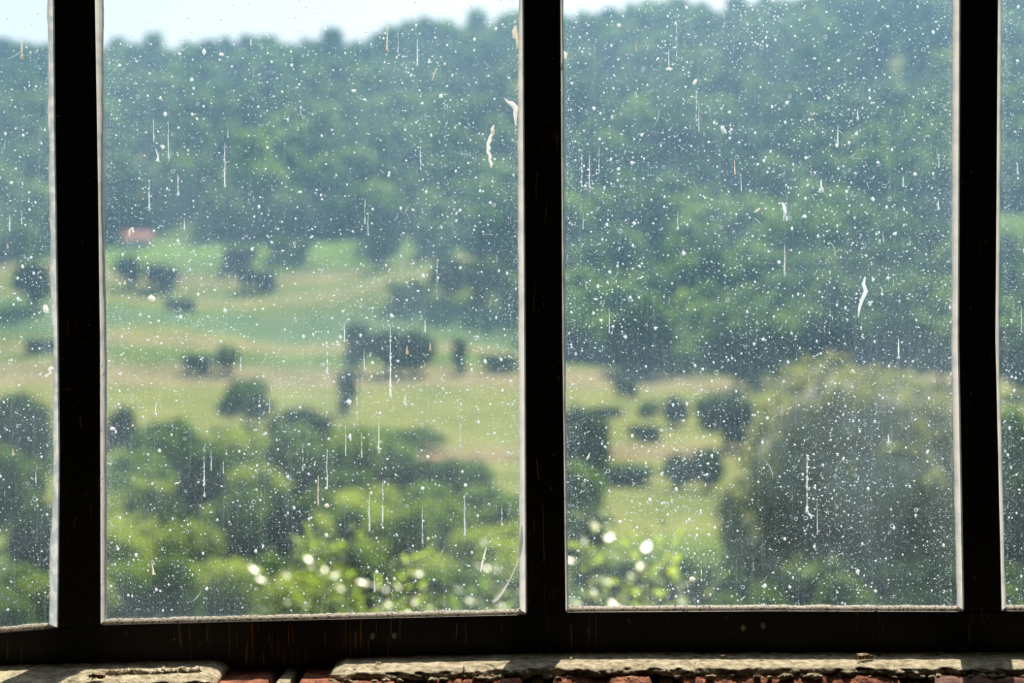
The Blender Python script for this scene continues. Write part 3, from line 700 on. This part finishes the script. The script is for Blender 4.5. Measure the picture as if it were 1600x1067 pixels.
for gi, (x0, x1, gp) in enumerate(bounds):
    V = []; Fc = []; W = x1-x0
    def okrow(px, r): return r < rail_top(px)-9
    dens = [1, 1, 1.25, 1][gi]
    def rp(top=-20): 
        while True:
            px = rd.uniform(x0+2, x1-2); r = rd.uniform(top if rd.random() < .62 else -880, 955)
            # clumpy: dust gathers in drifting patches
            if rd.random() < .45+.9*max(0, noise.noise(Vector((px*.008+gi, r*.006, 2)))+.25) and okrow(px, r): return px, r
    for i in range(int(15500*dens)):
        px, r = rp(); q = rd.expovariate(1/.33)+.27; q = min(q, 1.9); disc(V, Fc, px, r, q, q*rd.uniform(.8, 1.3), rd, 5)
    for i in range(int(500*dens)):
        px, r = rp(); q = rd.uniform(1.1, 2.1); disc(V, Fc, px, r, q, q*rd.uniform(.8, 1.7), rd, 7)
    for i in range(int(90*dens)):
        px, r = rp(); q = rd.uniform(2.2, 3.6); disc(V, Fc, px, r, q*.8, q, rd, 9)
    for i in range(int(95*dens)):
        px, r = rp(); ringd(V, Fc, px, r, rd.uniform(1.4, 3.4), rd)
    for i in range(4800):                       # fine spray along the bars
        sd = rd.random() < .5; off = rd.expovariate(1/11); px = x0+off if sd else x1-off; r = rd.uniform(-880, 950)
        if okrow(px, r): q = rd.uniform(.3, .75); disc(V, Fc, px, r, q, q, rd, 5)
    for i in range(int(70*dens)):                      # short hair-like scratches and runs
        px, r = rp(); L = rd.uniform(4, 16)*(1 if rd.random() < .85 else 2.2); a = rd.gauss(math.pi/2, .3) if rd.random() < .65 else rd.uniform(0, 3.14)
        n = 4; pp = [(px+math.cos(a+.1*t)*L*t/n, r+math.sin(a+.1*t)*L*t/n) for t in range(n+1)]
        if okrow(*pp[-1]) and x0 < pp[-1][0] < x1: thin_run(V, Fc, pp, [.1, .28, .36, .28, .1], rd)
    o = mesh('dust_specks', V, Fc, M_speck, gp); tag(o, kind='stuff')

# runs and drips seen one by one: (px, top row, bottom row, half width, colour)
runs = [(351,222,292,1.3,'w'),(240,180,222,.9,'w'),(263,190,248,.9,'w'),(278,272,305,1.5,'w'),(288,340,360,1.0,'w'),(233,282,330,1.2,'w'),(356,200,215,.8,'w'),
 (392,60,72,1.5,'w'),(605,32,80,1.4,'o'),(622,50,88,.8,'w'),(652,60,102,1.3,'w'),(657,215,265,1.0,'w'),(470,165,180,.8,'w'),(570,310,350,1.0,'w'),(575,330,368,.9,'w'),
 (683,405,468,1.1,'w'),(664,500,520,1.2,'w'),(538,505,535,1.2,'w'),(610,508,622,1.6,'w'),(511,535,586,1.6,'w'),(636,540,553,1.6,'o'),(672,535,548,1.6,'o'),(569,545,580,.9,'w'),
 (421,620,645,1.0,'w'),(633,618,634,1.6,'w'),(558,580,665,.8,'w'),(592,658,708,1.3,'w'),(565,675,715,1.1,'o'),(540,665,712,.9,'w'),(473,692,735,.8,'w'),(497,742,790,1.2,'o'),
 (319,700,776,1.4,'w'),(330,702,735,.9,'w'),(349,720,740,.9,'w'),(577,768,830,1.3,'w'),(598,750,826,1.2,'w'),(726,772,838,1.3,'w'),(784,790,822,1.2,'w'),(511,700,760,1.0,'w'),
 (660,790,850,.9,'w'),(585,895,925,1.0,'w'),(719,660,700,.8,'w'),(424,600,612,.8,'w'),(376,548,580,1.2,'w'),(243,630,650,1.5,'w'),
 (1088,135,190,1.0,'w'),(1092,160,205,.7,'w'),(1131,195,208,2.4,'w'),(1141,195,210,1.0,'w'),(1148,248,272,1.1,'o'),(1158,272,298,.9,'w'),(1057,20,95,.7,'w'),(1045,75,104,.9,'w'),
 (909,240,292,1.1,'w'),(921,240,294,1.2,'w'),(936,230,268,.9,'w'),(1309,195,225,1.3,'w'),(1340,172,188,1.5,'w'),(1227,330,345,2.6,'w'),(1283,280,300,2.6,'w'),(1411,275,292,1.3,'w'),
 (1466,310,328,1.6,'w'),(1226,380,430,1.1,'w'),(1059,330,360,.8,'w'),(911,335,358,.9,'w'),(1261,712,802,1.8,'w'),(1277,780,835,.7,'w'),(1096,876,908,1.1,'w'),(1404,528,560,1.6,'w'),
 (1388,678,694,1.5,'w'),(952,480,520,.9,'w'),(1467,240,262,1.0,'w'),(1380,365,378,.9,'w'),(1012,70,78,.8,'w'),(994,65,80,.7,'o'),
 (34,55,92,1.8,'o'),(15,335,362,1.2,'w'),(34,330,350,1.0,'w'),(56,735,755,.9,'w'),(20,700,712,1.6,'o'),(12,380,388,1.4,'o'),(1590,255,272,1.4,'w'),(1596,480,520,.8,'w'),(228,28,50,.7,'w')]
for i, (px, a, b, w, c) in enumerate(runs):
    V = []; Fc = []; n = max(4, int((b-a)/4)); pts = []; ws = []
    for t in range(n+1):
        q = t/n; pts.append((px+noise.noise(Vector((i, q*3, 0)))*1.0, a+(b-a)*q)); ws.append(w*(.35+.65*q)*(.65+.7*abs(noise.noise(Vector((i*3.3, q*n*.55, 1))))*1.5))
    if i % 2 and n > 7: ws = [v*(.25 if noise.noise(Vector((i*1.7, t*.9, 5))) > .08 else 1.1) for t, v in enumerate(ws)]
    ws[0] = .2; ws[-1] = w*.6
    thin_run(V, Fc, pts, ws, rd); disc(V, Fc, px+.2, b-w*1.2, w*1.45, w*2.0, rd, 9)
    if b-a > 45:
        for _ in range(4): disc(V, Fc, px+rd.uniform(-1, 1), rd.uniform(a, b), w*1.2, w*1.5, rd, 7)
    mesh('dried_drip' if c == 'o' else 'water_streak', V, Fc, M_ochre if c == 'o' else M_streak, pane_of(px))
# splashes and odd marks
def one(name, mat, px, pts=None, ws=None, discs=(), label=None):
    V = []; Fc = []
    if pts: thin_run(V, Fc, pts, ws, rd)
    for d in discs: disc(V, Fc, d[0], d[1], d[2], d[3], rd, 10, rot=d[4] if len(d) > 4 else 0)
    o = mesh(name, V, Fc, mat, pane_of(px))
    if label: tag(o, label)
one('paint_smear', M_paint, 768, [(772,195),(769,202),(770,208),(766,214),(765,220),(762,226),(764,231),(762,237),(766,244),(765,250),(768,256),(767,262)], [.6,2.6,2.8,2.2,3.2,2.4,3.4,2.6,2.6,2.0,2.6,.8], [(770,206,3,4)], 'white squiggle of paint')
for sp in [(237,466,7,5.5,-.3),(72,483,5,7,.3),(319,81,3.2,5,0),(346,85,4.5,3,0),(1180,208,2,3),(187,0,1,1),(1128,200,2.4,5,.2),(1046,108,5,2.8),(960,152,1,1),(1068,396,3.5,4.5,0),(1086,128,3,5,-.4),(553,142,4,3),(689,150,3,4,-.4),(545,628,4,5),(547,682,2.4,5,-.1),(608,270,2,3),(1009,440,1,1),(775,45,3,3),(258,178,3,4),(176,670,4,4),(277,755,5,1.6,.2),(1232,720,1,1),(1340,893,3.5,4,0),(1082,904,5,4,-.3),(920,560,1,1),(1225,325,1,1),(1257,338,4,3)]:
    if sp[2] > 1: one('splash_mark', M_streak if sp[2] < 4.2 else M_paint, sp[0], discs=[sp])
one('splash_mark', M_paint, 77, [(80,572),(77,577),(79,583),(74,586)], [1.2,2.4,2.0,1.4], [(72,588,2.6,3.2),(82,576,2.6,3)])
one('splash_mark', M_streak, 1350, [(1352,432),(1349,444),(1353,455),(1347,468),(1343,480),(1341,496)], [1.0,2.8,3.4,2.8,2.2,.5], [(1359,474,3,4)])
one('splash_mark', M_streak, 1226, [(1222,316),(1225,322),(1227,332),(1225,345)], [.8,2.8,2.4,2.0], [(1218,318,2.5,1.5)])
one('splash_mark', M_streak, 1266, [(1261,800),(1266,805),(1273,807)], [1.4,1.6,.4])
one('splash_mark', M_paint, 920, [(916,719),(919,714),(922,707)], [.5,1.6,.3]); one('splash_mark', M_streak, 245, [(243,232),(247,245),(246,252)], [.6, 1.2, 2.6])
one('lime_flake', M_paint, 795, [(788,153),(793,159),(800,162),(806,168),(805,180),(806,196)], [.4,1.8,4,4,3,1], label='cream flake of lime at the bead')
one('lime_flake', M_ochre, 804, [(806,40),(804,48),(805,55),(808,64),(808,76)], [1.5,4,4,2,.6])
one('sealant_lump', M_paint, 881, discs=[(883,86,3.5,6.5)])
one('seed_husk', M_ochre, 203, [(204,356),(202,362),(203,369)], [.4,2,.5], label='small brown husk'); one('seed_husk', M_ochre, 239, [(237,880),(239,888),(240,898)], [.5,1.2,2])
one('seed_husk', M_ochre, 1183, [(1178,332),(1183,329),(1188,325)], [.6,2,.6]); one('seed_husk', M_ochre, 677, [(683,106),(679,114),(675,126)], [.5,1.0,.6])
one('seed_husk', M_ochre, 512, discs=[(511,790,4,3.4),(509,748,1.6,2),(510,763,3,2.4),(510,836,3.4,4)])
one('dry_stalk', M_paint, 755, [(760,855),(757,866),(754,878),(751,893)], [.6,1.3,1.6,1.0], [(756,873,2.6,2.4)], 'pale thin stalk')
one('seed_husk', M_ochre, 755, discs=[(521,838,0.1,.1),(521,735,2,1)])

# loose white strip of sealant curling off the bead of the centre bar, room side
mb = MB(); cp = [(815.5,820),(815,845),(812,866),(806,886),(797,905),(785,925),(776,936),(769,941)]
Vv = []
pts3 = [Vector(P(a, b, YG-.004-.006*i/7)) for i, (a, b) in enumerate(cp)]
for i in range(len(pts3)-1):
    for t in range(4): Vv.append(pts3[i].lerp(pts3[i+1], t/4))
Vv.append(pts3[-1]); mb.tube(Vv, [.0010+.0005*math.sin(i*.33) for i in range(len(Vv))], 8)
tag(mb.build('peeling_sealant_strip', M_strip, win, True), 'white curl of sealant peeling from the centre bar')

# ------------------------------------------------------------------ wall, sill, room
def sz(x, y=1.28):      # height of the mortar bed
    return EYE-.286-.0105*max(0, (.06-x)/.47)
W0, W1 = -1.02, 1.02
Zb, Zt = 1.285, EYE+(533.5-TOP+60)/F*YF
mb = MB()
mb.box((-2.6, 1.245, 0), (2.6, 1.50, Zb-.03)); mb.box((-2.6, 1.245, Zb-.03), (-.875, 1.50, 2.9)); mb.box((.905, 1.245, Zb-.03), (2.6, 1.50, 2.9)); mb.box((-.875, 1.245, Zt), (.905, 1.50, 2.9))
tag(mb.build('wall_front', M_brickwall), kind='structure')
mb = MB(); mb.box((-2.6, -3.2, 0), (-2.5, 1.245, 2.9)); tag(mb.build('wall_left', M_wall), kind='structure')
mb = MB(); mb.box((2.5, -3.2, 0), (2.6, 1.245, 2.9)); tag(mb.build('wall_right', M_wall), kind='structure')
mb = MB(); mb.box((-2.6, -3.3, 0), (2.6, -3.2, 2.9)); tag(mb.build('wall_back', M_wall), kind='structure')
mb = MB(); mb.box((-2.6, -3.3, -.1), (2.6, 1.5, 0)); tag(mb.build('floor', M_floor), kind='structure')
mb = MB(); mb.box((-2.6, -3.3, 2.9), (2.6, 1.5, 3.0)); tag(mb.build('ceiling', M_wall), kind='structure')

def fbm(v, o=4):
    s = 0; a = 1
    for i in range(o): s += a*noise.noise(v); v = v*2.1; a *= .5
    return s
sill = empty('trim_1', (0, 0, 0)); tag(sill, kind='structure')
def slab(x0, x1, zf, thick, y_back, y_front, amp, name, mat, step=.0022, fr_amp=.006, seed=0, ends=True):
    """rough slab: back edge to ragged front edge and down its broken face"""
    nx = int((x1-x0)/step); nt = 20; nf = 9; V = []; Fc = []; m = nt+nf
    for i in range(nx+1):
        x = x0+(x1-x0)*i/nx
        fr = y_front+fr_amp*fbm(Vector((x*22, seed, 0)))+fr_amp*.5*fbm(Vector((x*90, seed, 3)), 3)
        e = 1.0
        if ends:
            q = min(x-x0, x1-x); e = min(1, max(0, q/.012))**.5
            fr = fr+(1-e)*.02
        for j in range(nt+1):
            t = j/nt; y = y_back+(fr-y_back)*t
            z = zf(x)+amp*fbm(Vector((x*60, y*60, seed)))+amp*.5*fbm(Vector((x*210, y*210, seed+2)), 3)-(thick*.35*max(0, t-.82)/.18*.6)-(1-e)*thick
            V.append((x, y, z))
        for j in range(1, nf+1):
            t = j/nf; z = zf(x)-thick*.2-thick*t*(.8+(1-e)*.2)
            y = fr+.0045*fbm(Vector((x*85, z*170, seed+5)))+.0022*fbm(Vector((x*300, z*300, seed)), 2)-.002*math.sin(t*3.1)
            V.append((x, y, z-(1-e)*thick*.5))
    k = m+1
    for i in range(nx):
        for j in range(m): Fc.append((i*k+j, (i)*k+j+1, (i+1)*k+j+1, (i+1)*k+j))
    n0 = len(V)
    V += [(x0, y_back, zf(x0)-thick*2), (x1, y_back, zf(x1)-thick*2)]
    Fc.append(tuple([n0]+[j for j in range(m, -1, -1)])); Fc.append(tuple([n0+1]+[nx*k+j for j in range(m+1)]))
    Fc.append((n0, n0+1, nx*k+m, m)); Fc.append((n0, 0, nx*k, n0+1)[::-1])
    return mesh(name, V, Fc, mat, sill, True)
X = lambda px, y=1.26: (px-800)/F*y
slab(X(512), .90, lambda x: sz(x), .0078, YF+.0065, 1.2515, .0007, 'mortar_bed', M_mortar, seed=1)
slab(-.87, X(333, 1.24), lambda x: sz(x)+.0002, .0070, YF+.0065, 1.232, .0009, 'mortar_bed', M_mortar, seed=2)
# bricks beneath, one course of headers laid across the wall
bx = -.872; i = 0; rb = random.Random(4)
while bx < .90:
    w = rb.choice([.108, .112, .215, .110]); x1 = min(bx+w, .903)
    slab(bx+.0015, x1-.0015, lambda x: sz(x)-.0075-(0.003 if x < X(512) else 0), .05, YF+.0065, 1.229+rb.uniform(-.003, .004) if bx > X(500) else 1.222, .0008, 'brick', M_brick if bx < .12 or i % 3 else M_brick2, fr_amp=.005, seed=10+i, step=.003)
    slab(x1-.004, min(x1+.007, .904), lambda x: sz(x)-.0105, .045, YF+.0065, 1.244, .0008, 'mortar_joint', M_mortar, fr_amp=.003, seed=50+i, step=.0015, ends=False)
    bx = x1+.003; i += 1
# raised ridge of mortar on the left bed, small broken lumps along the right one
mb = MB(); Vp = []
for j in range(26):
    q = j/25; x = X(170, 1.262)+(X(305, 1.262)-X(170, 1.262))*q; Vp.append((x, 1.262+.001*math.sin(q*9), sz(x)+.0005))
for j, p in enumerate(Vp): blob(mb, (p[0], p[1]+rb.uniform(-.0015, .0015), p[2]), (.0045*rb.uniform(.7, 1.3), .0032*rb.uniform(.6, 1.4), .0026*rb.uniform(.5, 1.5)), seed=j*3, amp=1.1)
mb.build('mortar_ridge', M_mortar, sill, True)
mb = MB()
for j in range(120):
    x = rb.uniform(X(520), X(1640)); fy = rb.uniform(1.243, 1.252); s = rb.uniform(.001, .0032)
    blob(mb, (x, fy, sz(x)-.0085+s*.4), (s*1.4, s, s*.8), seed=j, amp=.7)
tag(mb.build('mortar_crumbs', M_mortar, sill, True), kind='stuff')

# ------------------------------------------------------------------ insects and crumbs on the sill
def sillpoint(px, row):
    x = (px-800)/F*1.28
    for _ in range(3): d = (EYE-sz(x))*F/(row-533.5); x = (px-800)/F*d
    return x, d, sz(x)
m_a, nt, b = node_mat('banded amber abdomen', (.2, .1, .03), .5)
tc = N(nt, 'ShaderNodeTexCoord'); wv = N(nt, 'ShaderNodeTexWave', Scale=115.0); wv.bands_direction = 'X'; r = ramp(nt, [(.4, srgb(40, 26, 14)), (.6, srgb(196, 140, 62))])
nt.links.new(tc.outputs['Object'], wv.inputs[0]); nt.links.new(wv.outputs[0], r.inputs[0]); nt.links.new(r.outputs[0], b.inputs['Base Color'])
M_fuzz = simple_rough('fuzzy tan thorax', srgb(120, 86, 48), srgb(176, 136, 84), 900, bump=.8, bdist=.0006)
M_ins = node_mat('dark insect shell', srgb(34, 26, 22), .35, .5)[0]
M_red = node_mat('reddish insect shell', srgb(150, 66, 34), .4, .5)[0]
M_wing = translucent_mat('papery insect wing', (.55, .48, .38), .5)
def insect(name, px, row, L, rz, label, cat, mats, zoff=0.0, roll=0.0, wings=True):
    x, y, z = sillpoint(px, row); e = empty(name, (x, y, z+zoff), (roll, 0, rz)); tag(e, label, cat)
    h = L*.17
    mb = MB(); blob(mb, (-L*.22, 0, h), (L*.27, L*.14, L*.15), ICO3, 1, .05); mb.build('abdomen', mats[0], e, True)
    mb = MB(); blob(mb, (L*.14, 0, h*1.15), (L*.15, L*.14, L*.15), ICO3, 2, .08); mb.build('thorax', mats[1], e, True)
    mb = MB(); blob(mb, (L*.36, 0, h*.95), (L*.085, L*.11, L*.10), ICO3, 3, .03)
    for s in (-1, 1): mb.tube([(L*.42, s*L*.04, h), (L*.52, s*L*.08, h*1.3), (L*.58, s*L*.07, h*.7)], L*.010, 5)
    mb.build('head', mats[2], e, True)
    for k, fx in enumerate((.02, .12, .22)):
        for s in (-1, 1):
            mb = MB(); mb.tube([(L*fx, s*L*.10, h*.8), (L*(fx-.05+.06*k), s*L*.25, h*1.2), (L*(fx-.1+.08*k), s*L*.27, h*.4), (L*(fx-.1+.10*k), s*L*.33, h*.08)], [L*.018, L*.016, L*.010, L*.006], 5)
            mb.build('leg', mats[2], e, True)
    if wings:
        for s in (-1, 1):
            pts = [(.16, .07), (.02, .20), (-.25, .28), (-.42, .24), (-.42, .14), (-.2, .08)]
            V = [(L*a, s*L*bb, h*(2.0-.5*j/6)) for j, (a, bb) in enumerate(pts)]; V += [(p[0], p[1], p[2]+L*.006) for p in V]
            mesh('wing', V, [tuple(range(6)), tuple(range(11, 5, -1))]+[(q, (q+1) % 6, (q+1) % 6+6, q+6) for q in range(6)], M_wing, e)
    return e
insect('dead_bee', 1352, 1031.5, .0160, .15, 'dead amber bee lying on the sunlit mortar below the right pane', 'bee', (m_a, M_fuzz, M_ins), .0004)
insect('dead_bee', 151, 1063, .0165, 3.0, 'dead banded bee curled on the broken mortar at the left end of the sill', 'bee', (m_a, M_fuzz, M_ins), .0010)
insect('dead_moth', 1130, 1028.5, .0090, .9, 'small dead greyish moth at the back of the sill below the oval plugs', 'moth', (M_fuzz, M_fuzz, M_ins), .0004)
insect('dead_fly', 353, 1060, .0085, .5, 'dark dead fly with raised wing on the red brick, left of the long mortar bed', 'fly', (M_ins, M_ins, M_ins), -.0085)
insect('dead_ant', 1376, 1024.5, .0062, .1, 'tiny reddish dead ant just right of the amber bee', 'ant', (M_ins, M_red, M_red), .0004, wings=False)
insect('dead_beetle', 1465, 1025, .0052, .4, 'tiny dark dead beetle near the shadow of the right bar', 'beetle', (M_ins, M_ins, M_ins), .0004, wings=False)
x, y, z = sillpoint(892, 1031); mb = MB(); blob(mb, (x, y, z+.0014), (.0013, .0012, .0016), ICO3, 3, .2)
tag(mb.build('seed_grain', M_ochre, None, True), 'single pale yellow seed on the mortar beside the centre bar shadow', 'seed')
x, y, z = sillpoint(590, 1037); mb = MB(); blob(mb, (x, y, z+.0008), (.0018, .0012, .0010), ICO3, 5, .5); blob(mb, (x+.002, y, z+.0008), (.0012, .0010, .0008), ICO3, 6, .5)
tag(mb.build('plant_crumb', M_ochre, None, True), 'tiny yellowish plant crumb at the back of the long mortar bed', 'crumb')
